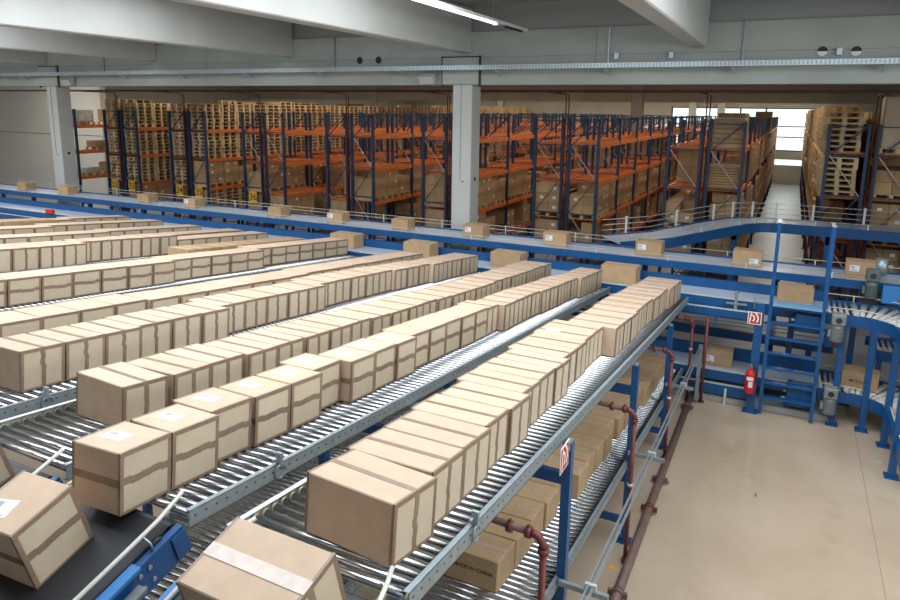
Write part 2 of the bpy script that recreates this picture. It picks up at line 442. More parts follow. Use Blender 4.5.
def add_label(o, x, y, z, rz=0): return put('shipping_label', LBLM, o, (x, y, z), (0, 0, rz))
def add_side_label(o, x, y, z): return put('shipping_label', LBLM, o, (x, y, z), (PI/2, 0, 0))
V1 = CT(.56, .375, .325, 'V'); V3 = CT(.54, .355, .315, 'V'); V4 = CT(.52, .36, .33, 'V'); H2 = CT(.355, .345, .345, 'H'); V2 = CT(.42, .33, .33, 'V')
E5 = CT(.50, .40, .25, 'E'); H6 = CT(.46, .40, .33, 'H'); P7 = CT(.52, .40, .26, 'P', 'cardboard_brown'); V8 = CT(.46, .40, .36, 'V'); E9 = CT(.48, .42, .25, 'E')
E8 = CT(.48, .36, .27, 'E')
def on_lane(ct, xr, y, i, drop=0, yaw=0.0):
    """centre of the carton bottom on the rollers for its near edge at y; xr = x of its right side"""
    yc = y+ct.l/2*math.cos(TH); return (xr-ct.w/2, yc, lane_z(yc, drop)+ROLL_TOP+.0015+math.sqrt(1+SLOPE**2)*0), (-TH, 0, yaw)
def fill_lane(i, y, yend, xr_fn, pick, drop=0, tier='', first=None):
    k = 0; out = []
    cnt = [];
    while True:
        ct = pick(k, y)
        if y+ct.l > yend: break
        yaw = random.uniform(-.022, .022)
        xr = xr_fn(k, y)+random.uniform(-.012, .012)
        if first and k == 0: xr, yaw = first
        loc, rot = on_lane(ct, xr, y, i, drop, yaw)
        lab = 'brown carton, %s from the near end of the %s%s' % (ORD[k], tier, LNAME[i])
        out.append((ct, ct.make(loc, rot, lab, 'cartons queued on the %s%s' % (tier, LNAME[i]))))
        y += ct.l*math.cos(TH)+.013+random.uniform(0, .006); k += 1
    return out
def steps(vals):
    """piecewise offsets: [(y, x), ...]"""
    def fn(k, y):
        x = vals[0][1]
        for (a, b) in vals:
            if y >= a: x = b
        return x
    return fn
r1 = fill_lane(0, 2.50, 12.17, steps([(0, -1.51), (2.85, -1.53), (3.5, -1.55), (4.3, -1.60), (5.3, -1.63), (6.1, -1.66), (7.05, -1.52), (8.2, -1.54), (9.3, -1.51), (10.4, -1.47), (11.3, -1.45)]), lambda k, y: V1, first=(-1.51, -.085))
r2 = fill_lane(1, 2.11, 12.17, steps([(0, -2.99), (2.75, -3.06), (3.1, -3.02), (3.7, -3.10), (4.2, -3.02), (5.0, -3.06), (6.0, -3.05), (7.4, -2.98), (8.6, -2.94), (10.5, -2.86)]), lambda k, y: H2 if y < 6.9 else V2, first=(-2.99, .06))
for k in range(0, 9): add_label(r2[k][1], -.04, -.01, H2.h+.0005, .1)
for k in (10, 11, 13): add_label(r2[k][1], -.1, 0, V2.h+.0005, .1)
add_label(r1[10][1], -.12, 0, V1.h+.0025, .1)
r3 = fill_lane(2, 2.90, 12.17, steps([(0, -3.90), (4.0, -3.86), (5.6, -3.83), (7.0, -3.80), (9, -3.84), (11, -3.88)]), lambda k, y: V3, first=(-3.93, -.06))
r4 = fill_lane(3, 2.95, 12.17, steps([(0, -5.2), (3.7, -5.24), (5, -5.36), (7, -5.48), (8.6, -5.42), (10, -5.33)]), lambda k, y: V4)
r5 = fill_lane(4, 2.7, 12.17, steps([(0, -6.48), (5, -6.42), (8, -6.5)]), lambda k, y: E5)
r6 = fill_lane(5, 3.4, 12.17, steps([(0, -8.22), (7, -8.32), (9, -8.52)]), lambda k, y: H6)
r7 = fill_lane(6, 8.55, 12.17, steps([(0, -9.52)]), lambda k, y: P7)
r8 = fill_lane(7, 4.4, 12.17, steps([(0, -10.50), (7, -10.72)]), lambda k, y: V8 if y < 9.2 else E8)
r9 = fill_lane(8, 5.2, 12.17, steps([(0, -11.4), (9, -11.6)]), lambda k, y: E9)
r10 = fill_lane(9, 5.9, 12.1, steps([(0, -12.65), (9, -12.8)]), lambda k, y: E9)
r11 = fill_lane(10, 6.9, 12.17, steps([(0, -14.05), (9, -14.3)]), lambda k, y: E9)
r12 = fill_lane(11, 7.5, 12.17, steps([(0, -15.35), (10, -15.6)]), lambda k, y: P7 if y < 9.8 else E9)
# lower tier
PL = CT(.51, .36, .255, 'P', 'cardboard_brown')
lo = fill_lane(0, 4.30, 11.9, steps([(0, -1.69), (5.75, -1.72), (6.15, -1.60), (7.3, -1.66), (8.0, -1.60), (9.5, -1.56)]), lambda k, y: PL, LOWDROP, 'lower tier below the ')
o = lo[0][1]; o['label'] = 'brown carton printed MADE IN CHINA on the lower tier'
put('printed_text', text_mesh('MADE IN CHINA', .046, 'ink'), o, (.05, -PL.l/2-.0012, .135), (PI/2, 0, 0))
SQ = MB()
for (a, b, c, d) in ((-.09, .09, .03, .034), (-.09, .09, .2, .204), (-.09, -.086, .03, .204), (.086, .09, .03, .204), (-.06, .06, .16, .168), (-.05, .05, .12, .127), (-.06, .04, .08, .086)): SQ.box(0, .001, a, b, c, d)
SQM = SQ.mesh('printed_mark', 'tape')
for k in range(5): put('printed_mark', SQM, lo[k][1], (PL.w/2, 0, 0))

# ================================================================== INFEED BELTS (climbing to the lanes)
BA = math.radians(15)
def infeed(i, label):
    w = LANE_W[i]; xc = LANE_R[i]-w/2; L = 2.3
    t = thing('infeed_belt_conveyor', label, 'conveyor', (xc, 2.26, 2.812), (BA, 0, 0), 'inclined infeed belts')
    hw = w/2-.06
    bl = MB().box(-hw, hw, -L, -.02, -.03, 0, 0); bl.cyl((-hw, -.02, -.04), (hw, -.02, -.04), .04, 16, 0); bl.build('belt', 'belt_black', t)
    for s in (-1, 1):
        x0, x1 = sorted((s*(hw+.012), s*(hw+.055)))
        f = MB().box(x0, x1, -L, .02, -.19, -.012, 0)
        fo = f.build('side_frame', 'blue_paint', t)
        xa, xb = sorted((s*(hw+.012), s*(hw+.075))); MB().box(xa, xb, -L, -.27, -.016, .004).build('top_cap', 'blue_light', fo)
        b = MB()
        for (y, z) in ((-.03, -.06), (-.03, -.12), (-.22, -.06), (-.28, -.06), (-.22, -.14), (-.28, -.14), (-.5, -.13), (-.85, -.1), (-1.2, -.1)):
            b.cyl((s*(hw+.054), y, z), (s*(hw+.064), y, z), .013, 8)
        b.build('bolt', 'galvanised', fo, kind='stuff')
        pts = [(s*(hw-.02), -L, .055), (s*(hw-.02), -.25, .06), (s*(hw-.025), -.05, .06), (s*(hw-.05), .08, .055), (s*(hw-.075), .16, .045)]
        MB().tube(pts, .012, 10).build('guide_bar', 'white_tube', t)
        pb = MB()
        for y in (-.16, -.9, -1.6): pb.tube([(s*(hw+.03), y, -.02), (s*(hw+.03), y, .03), (s*(hw-.012), y, .055)], .008, 6)
        pb.build('guide_bracket', 'galvanised', t, kind='stuff')
        MB().box(min(s*(hw+.055), s*(hw+.068)), max(s*(hw+.055), s*(hw+.068)), -.07, .02, -.17, -.03).build('end_plate', 'blue_paint', t)
        MB().cyl((s*(hw-.01), -.12, -.045), (s*(hw+.02), -.12, -.045), .05, 16).build('end_pulley', 'black', t)
    xs = hw+.075
    MB().box(xs, xs+.05, -1.1, -.33, -.27, -.09).build('drive_cover', 'blue_paint', t)
    MB().box(xs, xs+.06, -1.12, -.31, -.09, -.07).build('cover_lip', 'motor_grey', t)
    m = MB()
    for y in (-.52, -.62, -.95): m.cyl((xs+.05, y, -.17), (xs+.058, y, -.17), .012, 8)
    m.build('cover_bolt', 'galvanised', t, kind='stuff')
    return t
for i in range(4): infeed(i, 'black inclined infeed belt with blue side frames feeding the %s' % LNAME[i])
V1.make((-1.865, 2.02, 2.757), (math.radians(14.8), 0, -.014), 'carton tilted on the rightmost infeed belt, cut by the frame bottom', 'cartons climbing the infeed belts')
o = bpy.data.objects[[q.name for q in bpy.data.objects if q.get('label', '').startswith('carton tilted on the rightmost')][0]]
MB().box(-.281, .281, -.034, .034, V1.h, V1.h+.003).build('clear_tape', 'tape_clear', o)
HB = CT(.36, .335, .36, 'H')
o = HB.make((-3.275, 1.877, 2.706), (math.radians(15), 0, .058), 'carton with a taped band tilted on the second infeed belt', 'cartons climbing the infeed belts'); add_label(o, -.05, -.06, HB.h+.0005, .2)
V3.make((-4.27, 2.02, 2.748), (math.radians(15), 0, -.03), 'carton with taped corner tilted on the third infeed belt, at the left edge', 'cartons climbing the infeed belts')

# ================================================================== CROSS CONVEYORS AT THE BACK
def guard_line(t, path, u, zs, post_every, zp0, zp1, matn='rail_beige', r=.008, name='guard_rail', pw=.02):
    """thin guard rails following a path at offset u, with small posts"""
    P = [Vector(p) for p in path]
    def off(i):
        def nrm(a, b):
            d = b-a; d.z = 0; d.normalize(); return Vector((d.y, -d.x, 0))
        if i == 0: return P[0]+nrm(P[0], P[1])*u
        if i == len(P)-1: return P[-1]+nrm(P[-2], P[-1])*u
        r1 = nrm(P[i-1], P[i]); r2 = nrm(P[i], P[i+1]); rr = (r1+r2).normalized(); return P[i]+rr*u/max(.3, rr.dot(r1))
    Q = [off(i) for i in range(len(P))]
    for z in zs: MB().tube([q+Vector((0, 0, z)) for q in Q], r, 6).build(name, matn, t)
    for a, b in zip(Q, Q[1:]):
        L = (b-a).length; n = max(1, int(L/post_every))
        for k in range(n):
            p = a+(b-a)*((k+.5)/n); put('rail_post', POSTM(zp0, zp1, pw), t, p)
_pm = {}
def POSTM(z0, z1, w=.02):
    if (z0, z1, w) not in _pm: _pm[(z0, z1, w)] = MB().box(-w/2, w/2, -.012, .012, z0, z1).mesh('rail_post', 'galvanised_light')
    return _pm[(z0, z1, w)]
XL, XR = -25.0, .78
def belt_conv(name, label, path, hw, zside0, zside1, sidemat='blue_paint', beltmat='belt_grey', legs=(), near_white=True, rear_up=0, loc=None, group=None):
    """belt conveyor along a path; z of the path = belt surface"""
    t = thing(name, label, 'conveyor', (0, 0, 0), group=group)
    MB().sweep(path, -hw+.01, hw-.01, -.04, 0).build('belt', beltmat, t)
    MB().sweep(path, hw, hw+.05, zside0, zside1).build('side_frame', sidemat, t)          # near side (right of travel towards +x = -y)
    MB().sweep(path, -hw-.05, -hw, zside0, zside1+rear_up).build('side_frame', sidemat, t)
    if near_white: MB().sweep(path, hw-.008, hw+.055, zside1, zside1+.014).build('edge_strip', 'galvanised_light', t)
    for (x, y, z1) in legs:
        MB().box(x-.05, x+.05, y-.05, y+.05, .12 if y < 14.2 else .001, z1).build('leg', 'blue_paint', t)
    return t
# upper take-away belt A: the lanes feed onto it
pa = [(XL, 12.60, 1.83), (XR, 12.60, 1.83)]
A = belt_conv('belt_conveyor', 'upper grey take-away belt crossing at the far ends of the lanes', pa, .36, -.16, .03, rear_up=.14, legs=[(x, 13.02, 1.66) for x in (-22, -19.5, -17, -14.5, -12, -9.5, -7, -4.5, -2, .3)])
MB().box(XL, -.20, 12.06, 12.12, 1.57, 1.70).build('lower_beam', 'blue_paint', A); MB().box(XL, -.20, 12.055, 12.125, 1.70, 1.712).build('beam_strip', 'galvanised_light', A)
# light-barrier bracket on A
br = MB().box(-.62, -.57, 12.15, 12.2, 1.7, 1.98).cyl((-.6, 12.12, 1.98), (-.6, 12.25, 1.98), .035, 10).box(-.75, -.42, 12.13, 12.17, 1.79, 1.82); br.build('sensor_bracket', 'galvanised', A)
MB().box(-.31, -.29, 12.13, 12.16, 1.76, 1.95).build('sensor_post', 'galvanised', A)
MB().box(-.92, -.86, 12.07, 12.11, 1.46, 1.57).build('junction_box', 'blue_paint', A)
# lower take-away belt A2
pa2 = [(XL, 12.60, .52), (XR, 12.60, .52)]
A2 = belt_conv('belt_conveyor', 'lower grey take-away belt running just above the plinth', pa2, .36, -.14, .03, rear_up=.20, legs=[(x, 12.2, .38) for x in (-21, -15, -9, -3, .35)])
MB().box(XL, -.20, 12.05, 12.11, .17, .35).build('lower_beam', 'blue_paint', A2); MB().box(XL, -.20, 12.045, 12.115, .35, .36).build('beam_strip', 'galvanised_light', A2)
for x in (-.62, -1.9): MB().box(x-.018, x+.018, 12.045, 12.085, .001, .30).build('beam_foot', 'white_tube', A2)
# upper transport belt B behind A
pb_ = [(-26, 13.66, 2.19), (2.9, 13.66, 2.19)]
B = belt_conv('belt_conveyor', 'long high transport belt carrying single cartons along the racks', pb_, .46, -.115, .025, near_white=False, legs=[(x, 14.16, 2.03) for x in (-24.6, -22.9, -20, -17.5, -15, -12.5, -10, -7.9, -5, -2.5, 0, 2.4)])
guard_line(B, pb_, .49, [.12], 1.35, .0, .125); guard_line(B, [(-26, 13.66, 2.19), (-3.2, 13.66, 2.19)], -.49, [.12, .2], 1.6, 0, .22)
guard_line(B, [(-1.7, 13.66, 2.19), (2.9, 13.66, 2.19)], -.49, [.12], 1.3, 0, .125)
# lower transport belt B2
pb2 = [(-25, 13.62, 1.0), (1.0, 13.62, 1.0)]
B2 = belt_conv('belt_conveyor', 'middle level grey belt behind the take-away belts', pb2, .40, -.15, .02, near_white=False, legs=[(x, 13.16, .85) for x in (-20, -14, -8, -2.2, .62)])
guard_line(B2, pb2, .42, [.10, .17], 1.3, 0, .18, r=.008)
_rsm = MB().cyl((0, -.39, 0), (0, .39, 0), .026, 12).mesh('roller', 'roller_bright')
rs = thing('roller_section', 'short middle level roller section behind the right-hand posts', 'conveyor', (2.1, 13.62, 1.0))
for sy in (-1, 1): MB().box(-.55, .9, sy*.42-.025, sy*.42+.025, -.15, .02).build('side_frame', 'blue_paint', rs)
for k in range(15): put('roller', _rsm, rs, (-.48+k*.09, 0, -.03))
for (x, y) in ((-.4, -.42), (.8, -.42), (-.4, .42), (.8, .42)): MB().box(x-.04, x+.04, y-.04, y+.04, -.999, -.15).build('leg', 'blue_paint', rs)
# branch conveyor C that curves in from the right and merges into B
pc = [(-3.35, 14.28, 2.24), (-2.45, 15.05, 2.29), (-1.42, 16.25, 2.44), (-1.0, 16.72, 2.49), (-.72, 16.97, 2.5), (-.35, 17.13, 2.5), (.1, 17.17, 2.5), (3.2, 17.17, 2.5)]
pc = [(x, y+.38, z) for (x, y, z) in pc]
Cv = belt_conv('belt_conveyor', 'branch belt curving in from the right to merge with the long belt', pc, .40, -.20, .02, near_white=False, legs=[(-1.0, 16.75, 2.3), (.92, 17.12, 2.3), (2.4, 17.12, 2.3)])
guard_line(Cv, pc, -.43, [.12, .24, .36], .9, -.02, .40, pw=.05); guard_line(Cv, pc, .42, [.13], 1.0, 0, .14, pw=.03)
for (x, y) in ((-1.0, 16.75), (.92, 17.12), (2.4, 17.12)):
    MB().prism([(x-.16, 2.3), (x+.16, 2.3), (x+.05, 2.12), (x-.05, 2.12)], 'y', y-.05, y+.05).build('leg_bracket', 'blue_paint', Cv)
# cartons on B
BC = CT(.50, .36, .285, 'B', 'cardboard_brown'); BS = CT(.44, .36, .25, 'B', 'cardboard_brown')
near = {-2.34: 'just left of the branch belt merge', -.54: 'in front of the aisle', 1.31: 'beside the green drive motor'}
bx = [-22.4, -20.3, -16.7, -14.83, -11.8, -9.92, -8.05, -6.15, -4.27, -2.34, -.54, 1.31]
for k, x in enumerate(bx):
    lab = ('single carton on the long high belt, %s' % near[x]) if x in near else ('single carton on the long high belt, %s from the left' % ORD[k])
    ct = BC if k > 6 else BS
    o = ct.make((x, 13.66, 2.192), (0, 0, random.uniform(-.05, .05)), lab, 'single cartons on the long high belt')
    if k in (3, 5, 7, 8, 9, 11): add_side_label(o, -.12, -ct.l/2-.0005, .17)
    if k == 10: add_side_label(o, .12, -ct.l/2-.0005, .1)
# single cartons released onto A at the lane ends, and one on A2
AC = CT(.66, .40, .31, 'B', 'cardboard_brown')
for (x, y, lab) in ((-2.68, 12.66, 'big carton on the take-away belt at the end of the second lane'), (-4.98, 12.72, 'carton on the take-away belt beyond the third and fourth lanes'), (-7.05, 12.72, 'carton on the take-away belt beyond the fifth lane'), (-9.02, 12.74, 'carton on the take-away belt beyond the sixth lane')):
    AC.make((x, y, 1.832), (0, 0, random.uniform(-.03, .03)), lab, 'cartons on the upper take-away belt')
AD = CT(.54, .38, .31, 'B', 'cardboard_brown')
AD.make((.29, 12.56, 1.832), (0, 0, .02), 'carton on the take-away belt behind the blue ladder', 'cartons on the upper take-away belt')
o = BC.make((-.83, 12.66, .522), (0, 0, .02), 'carton on the lower take-away belt beside the fire extinguisher', 'cartons on the lower take-away belt'); add_side_label(o, -.13, -BC.l/2-.0005, .13)
# red marker flag piece by the far lanes
tag(bev(MB().box(-19.1, -18.8, 12.1, 12.2, 1.88, 2.0).mesh('emergency_stop_box', 'red'), .01) and put('emergency_stop_box', bpy.data.meshes['emergency_stop_box']), 'small red emergency stop box beside the leftmost lanes', 'switch')

# ---- roller curves at the right
def curve_conv(z, label):
    t = thing('roller_curve', label, 'conveyor', (1.2, 11.63, z), group='roller curves at the right')
    rin, rout = .52, 1.47
    def arc(r, a0=PI/2, a1=0.0, n=16): return [(r*math.cos(a0+(a1-a0)*k/n), r*math.sin(a0+(a1-a0)*k/n), 0) for k in range(n+1)]
    for (r, s) in ((rin, -1), (rout, 1)):
        path = [(-.42, r, 0)]+arc(r)+[(r, -1.6, 0)]
        MB().sweep(path, -.025, .025, -.17, .012).build('side_frame', 'blue_paint', t)
        MB().tube([(x, y, .11) for (x, y, zz) in path], .009, 6).build('guide_rail', 'white_tube', t)
        for (x, y, zz) in path[1::6]: put('rail_post', POSTM(0, .11), t, (x, y, 0))
    wide = .93; rm = MB().cyl((0, rin+.03, 0), (0, rout-.03, 0), .026, 12).mesh('roller', 'roller_bright')
    tap = MB().cyl((0, rin+.03, 0), (0, rout-.03, 0), .028, 12, r2=.062).mesh('taper_roller', 'white_tube')
    for k in range(4): put('roller', rm, t, (-.38+k*.085, 0, -.03))
    for k in range(15): put('taper_roller', tap, t, (0, 0, -.055), (0, 0, -k*PI/2/14.5))
    for k in range(14): put('roller', rm, t, (0, -.1-k*.105, -.03), (0, 0, -PI/2))
    return t
c1 = curve_conv(1.84, 'upper roller curve turning towards the viewer at the right edge')
c2 = curve_conv(.545, 'lower roller curve turning towards the viewer near the floor')
for (x, y) in ((1.02, 12.08), (1.44, 12.06), (1.70, 11.62), (1.70, 10.6), (1.25, 13.12), (2.3, 12.6), (2.69, 11.3)):
    q = MB().box(x-.045-1.2, x+.045-1.2, y-.045-11.63, y+.045-11.63, -1.84+.001, -.17).box(x-.09-1.2, x+.09-1.2, y-.09-11.63, y+.09-11.63, -1.839, -1.82)
    q.build('leg', 'blue_paint', c1)
LC = CT(.52, .40, .27, 'B', 'cardboard_brown')
o = LC.make((1.40, 12.62, .548), (0, 0, -.16), 'carton printed MOLKO on the lower roller curve', 'cartons on the lower roller curve')
put('printed_text', text_mesh('MOLKO', .07, 'ink'), o, (-.02, -LC.l/2-.001, .13), (PI/2, 0, 0))
# drive motors
def motor(loc, label, matn, h=.46):
    t = thing('drive_motor', label, 'motor', loc, group='drive motors')
    m = MB().cyl((0, 0, -h*.5), (0, 0, h*.12), .085, 16)
    for k in range(10): m.cyl((0, 0, -h*.48+k*.024), (0, 0, -h*.48+k*.024+.012), .098, 16)
    m.build('motor_body', matn, t)
    bev(MB().box(-.09, .09, -.10, .10, h*.10, h*.5).mesh('gearbox', matn), .015); put('gearbox', bpy.data.meshes['gearbox'] if False else bev(MB().box(-.10, .10, -.11, .09, h*.10, h*.5).mesh('gearbox', matn), .02), t)
    MB().cyl((0, -.12, h*.3), (0, -.11, h*.3), .045, 14).build('shaft_cap', 'black', t)
    MB().box(-.13, -.09, -.05, .05, -h*.35, -h*.1).build('terminal_box', matn, t)
    return t
motor((.93, 11.98, 1.68), 'grey geared motor hanging below the upper roller curve', 'motor_grey')
motor((.95, 11.98, .45), 'grey geared motor beside the foot of the ladder', 'motor_grey')
mt = motor((1.42, 13.02, 2.22), 'dark green geared motor on the side of the long high belt', 'motor_green', .5)
MB().cyl((.12, .1, .14), (.12, .1, .42), .085, 16).build('fan_cover', 'galvanised', mt)
def ctrl(loc, label, sz=(.30, .14, .26)):
    t = thing('control_box', label, 'control box', loc, group='blue control boxes')
    put('housing', bev(MB().box(-sz[0]/2, sz[0]/2, -sz[1]/2, sz[1]/2, -sz[2]/2, sz[2]/2).mesh('housing', 'blue_light'), .01), t)
    MB().cyl((0, -sz[1]/2-.03, -.06), (0, -sz[1]/2, -.06), .035, 14).build('stop_button', 'red', t)
    MB().box(-.02, .08, -sz[1]/2-.004, -sz[1]/2, .03, .07).build('name_plate', 'label_paper', t)
    return t
ctrl((1.86, 13.06, 2.06), 'blue control box with red button on the long high belt', (.55, .14, .3))
ctrl((.98, 13.05, 1.17), 'blue control box with red button between the two conveyor levels', (.30, .14, .30))
for (z0, z1, lab) in ((1.50, 1.80, 'blue drive cover behind the upper ladder rungs'), (.20, .62, 'blue drive cover behind the lower ladder rungs')):
    m = bev(MB().box(-.18, .20, -.07, .07, 0, z1-z0).mesh('drive_cover', 'blue_paint'), .01)
    o = tag(put('drive_cover', m, None, (.50, 12.10, z0)), lab, 'cover'); MB().cyl((-.24, -.03, (z1-z0)*.6), (-.18, -.03, (z1-z0)*.6), .03, 10).cyl((-.26, -.03, (z1-z0)*.3), (-.18, -.03, (z1-z0)*.3), .02, 10).build('cable_gland', 'galvanised', o, kind='stuff')

# ---- blue ladder and sign post
ld = thing('access_ladder', 'blue steel access ladder climbing over the take-away belts', 'ladder', (.33, 11.96, .001))
for x in (-.385, .385): MB().box(x-.028, x+.028, -.035, .035, .02, 3.28).build('stile', 'blue_paint', ld)
for x in (-.385, .385): MB().bar((x, -.0, 3.26), (x+.0, .38, 3.26), .05, .04).bar((x, .36, 3.26), (x, .36, 2.2), .05, .04).build('handrail', 'blue_paint', ld)
for x in (-.385, .385): MB().box(x-.03, x+.03, -.04, .39, 3.281, 3.29).build('handrail_cap', 'white_tube', ld)
for k in range(7):
    z = .30+k*.262; MB().box(-.357, .357, -.05, .05, z, z+.03).build('rung', 'blue_paint', ld)
pf = MB().box(-.357, .357, -.10, .17, 1.92, 1.95)
for k in range(22): pf.box(-.35+k*.032, -.334+k*.032, -.10, .17, 1.95, 1.962)
pf.build('top_step', 'blue_step', ld)
pp = thing('sign_post', 'thick blue post left of the ladder with a plate foot', 'post', (-.205, 11.97, .001))
MB().box(-.065, .065, -.05, .05, .02, 1.92).build('post', 'blue_paint', pp); MB().box(-.12, .12, -.09, .09, 0, .02).build('foot_plate', 'blue_paint', pp)
h = MB()
for k in range(14): h.cyl((.0, -.052, .08+k*.035), (.0, -.05, .08+k*.035), .008, 6)
h.build('punched_holes', 'hole_dark', pp, kind='stuff')
def fire_sign(loc, rz, label, s=.20):
    t = thing('fire_hose_sign', label, 'sign', loc, (0, 0, rz), group='fire hose signs')
    MB().box(-s/2, s/2, -.004, 0, -s/2, s/2).build('sign_plate', 'white', t)
    MB().box(-s*.44, s*.44, -.006, -.004, -s*.44, s*.44).build('sign_field', 'red_sign', t)
    m = MB()
    def ring(cx, cz, r, w, a0, a1, n=10):
        for k in range(n):
            a = a0+(a1-a0)*k/n; b = a0+(a1-a0)*(k+1)/n
            pts = [(cx+(r)*math.cos(a), cz+(r)*math.sin(a)), (cx+(r+w)*math.cos(a), cz+(r+w)*math.sin(a)), (cx+(r+w)*math.cos(b), cz+(r+w)*math.sin(b)), (cx+r*math.cos(b), cz+r*math.sin(b))]
            m.prism(pts, 'y', -.008, -.006)
    ring(-.30*s, -.02*s, .50*s, .10*s, -.55, 1.0); ring(-.30*s, -.02*s, .24*s, .10*s, -.9, 1.2)
    m.prism([(-.38*s, -.40*s), (-.30*s, -.40*s), (-.22*s, .40*s), (-.30*s, .40*s)], 'y', -.008, -.006)
    m.build('hose_symbol', 'white', t)
    if rz: MB().box(s/2-.02, s/2+.065, .0005, .006, -.02, .02).build('sign_bracket', 'galvanised', t)
fire_sign((-.275, 11.90, 1.665), 0, 'red fire hose sign on the blue post by the ladder', .21)
fire_sign((-1.30, 4.58, 2.45), PI/2, 'red fire hose sign on the nearest blue lane post', .21)
fe = thing('fire_extinguisher', 'red fire extinguisher hanging beside the blue post', 'extinguisher', (-.245, 11.80, .40))
b = MB(); pr = [(0, .06), (.02, .078), (.05, .08), (.34, .08), (.385, .06), (.41, .028), (.43, .026)]
for (a, r), (c, r2) in zip(pr, pr[1:]): b.cyl((0, 0, a), (0, 0, c), r, 20, 0, r2, caps=(a == 0))
b.build('cylinder', 'red', fe)
MB().cyl((0, 0, .43), (0, 0, .46), .025, 10).box(-.015, .015, -.05, .03, .46, .475).box(-.013, .013, -.05, .035, .49, .50).build('valve', 'brass', fe)
MB().tube([(.02, 0, .45), (.07, -.01, .44), (.092, -.01, .36), (.09, -.01, .2)], .009, 8).build('hose', 'black', fe)
MB().box(-.05, .05, -.083, -.078, .24, .30).box(-.02, .045, -.0832, -.078, .12, .22).build('paper_label', 'label_paper', fe)
MB().box(-.02, .02, .06, .12, .3, .34).build('wall_hook', 'galvanised', fe)

# ================================================================== PIPES AND STRUTS BESIDE THE RIGHTMOST LANE
fp = thing('floor_pipe', 'thick brown-red pipe lying along the floor beside the lanes', 'pipe', (-1.17, 5.2, .07))
MB().tube([(0, -1.5, 0), (0, 3.0, 0), (0, 6.9, 0)], .052, 16).build('pipe', 'pipe_floor', fp)
for y in (1.17, 2.9, 3.68, 6.3): MB().cyl((0, y-.035, 0), (0, y+.035, 0), .066, 16).box(-.10, -.06, y-.02, y+.02, -.03, .03).box(.06, .10, y-.02, y+.02, -.03, .03).build('pipe_coupling', 'pipe_floor' if y != 2.9 else 'pipe_red', fp)
for y in (1.05, 3.75): MB().box(-.12, .12, y-.03, y+.03, -.069, -.045).build('pipe_shoe', 'galvanised', fp)
def riser(y, zt, k, x=-1.23):
    t = thing('sprinkler_riser', 'dark red sprinkler pipe with elbow, %s from the viewer' % ORD[k], 'pipe', (x, y, .0), group='red sprinkler risers')
    R = .09; el = [(-R+R*math.cos(a), 0, zt-R+R*math.sin(a)) for a in [PI/2*j/6 for j in range(7)]]
    MB().tube([(0, 0, .001)]+[(0, 0, zt-R)], .024, 10).build('vertical_pipe', 'pipe_red', t)
    MB().tube(el, .029, 10).build('elbow', 'pipe_red', t)
    MB().tube([(-R, 0, zt), (-.75, .02, zt+.02)], .026, 10).build('branch_pipe', 'pipe_floor', t)
    for x in (-R-.02, -R-.16): MB().cyl((x-.02, 0, zt), (x+.02, 0, zt), .042, 12).cyl((x, 0, zt+.03), (x, 0, zt+.055), .014, 8).build('clamp', 'pipe_red', t)
    MB().cyl((0, 0, zt-R-.04), (0, 0, zt-R), .040, 12).build('clamp', 'pipe_red', t); MB().cyl((0, 0, .0015), (0, 0, .05), .042, 12).build('foot_flange', 'pipe_red', t)
    MB().cyl((0, 0, .95), (0, 0, .98), .032, 10).build('white_clip', 'white_tube', t)
for k, (y, z) in enumerate(((4.02, 2.14), (7.0, 1.83), (9.6, 1.66), (11.9, 1.5))): riser(y, z, k, -1.255 if k == 0 else -1.23)
st = thing('cable_strut', 'double galvanised strut rail running beside the lanes at knee height', 'rail', (-1.07, 3.5, 1.40), (-.046, 0, 0))
for x in (-.02, .02):
    MB().box(x-.008, x+.008, 0, 8.45, -.016, .016).build('strut_rail', 'galvanised', st)
for y in (1.2, 3.8, 6.35):
    MB().bar((-.26, y, -.045), (.14, y, -.045), .04, .04).build('bracket_arm', 'galvanised', st); MB().box(-.045, .045, y-.018, y+.018, -.024, .026).build('strut_clamp', 'galvanised_light', st)
MB().box(-.03, .03, 8.40, 8.46, -.95, .05).build('end_post', 'galvanised', st)
rp = thing('red_post', 'thin dark red post under the upper take-away belt', 'pipe', (-1.0, 11.97, .001)); MB().cyl((0, 0, 0), (0, 0, 1.56), .025, 10).build('pipe', 'pipe_red', rp); MB().cyl((0, 0, 0), (0, 0, .02), .06, 12).build('foot', 'pipe_red', rp)
tag(MB().box(-.05, .05, -.02, .02, 0, .002).build('tape_scrap', 'green_tape', None, loc=(1.58, 11.0, .001)), 'scrap of green tape lying on the floor', 'tape')
tag(MB().box(-.04, .04, -.03, .03, 0, .002).build('tape_scrap', 'yellow', None, loc=(-1.33, 6.85, .001)), 'scrap of yellow tape on the floor by the red pipe', 'tape')
tag(MB().box(-.014, .014, -.05, .05, 0, .001).build('floor_mark', 'brass', None, loc=(.02, 9.2, .001)), 'small brown stain mark on the beige floor', 'mark')
rd = thing('steel_rod', 'thin steel rod end sticking up at the lower frame edge', 'rod', (-.42, 5.35, .001)); MB().cyl((0, 0, 0), (0, 0, 1.0), .018, 10).build('rod', 'galvanised', rd); MB().cyl((0, 0, 0), (0, 0, .012), .08, 14).build('foot', 'galvanised', rd)

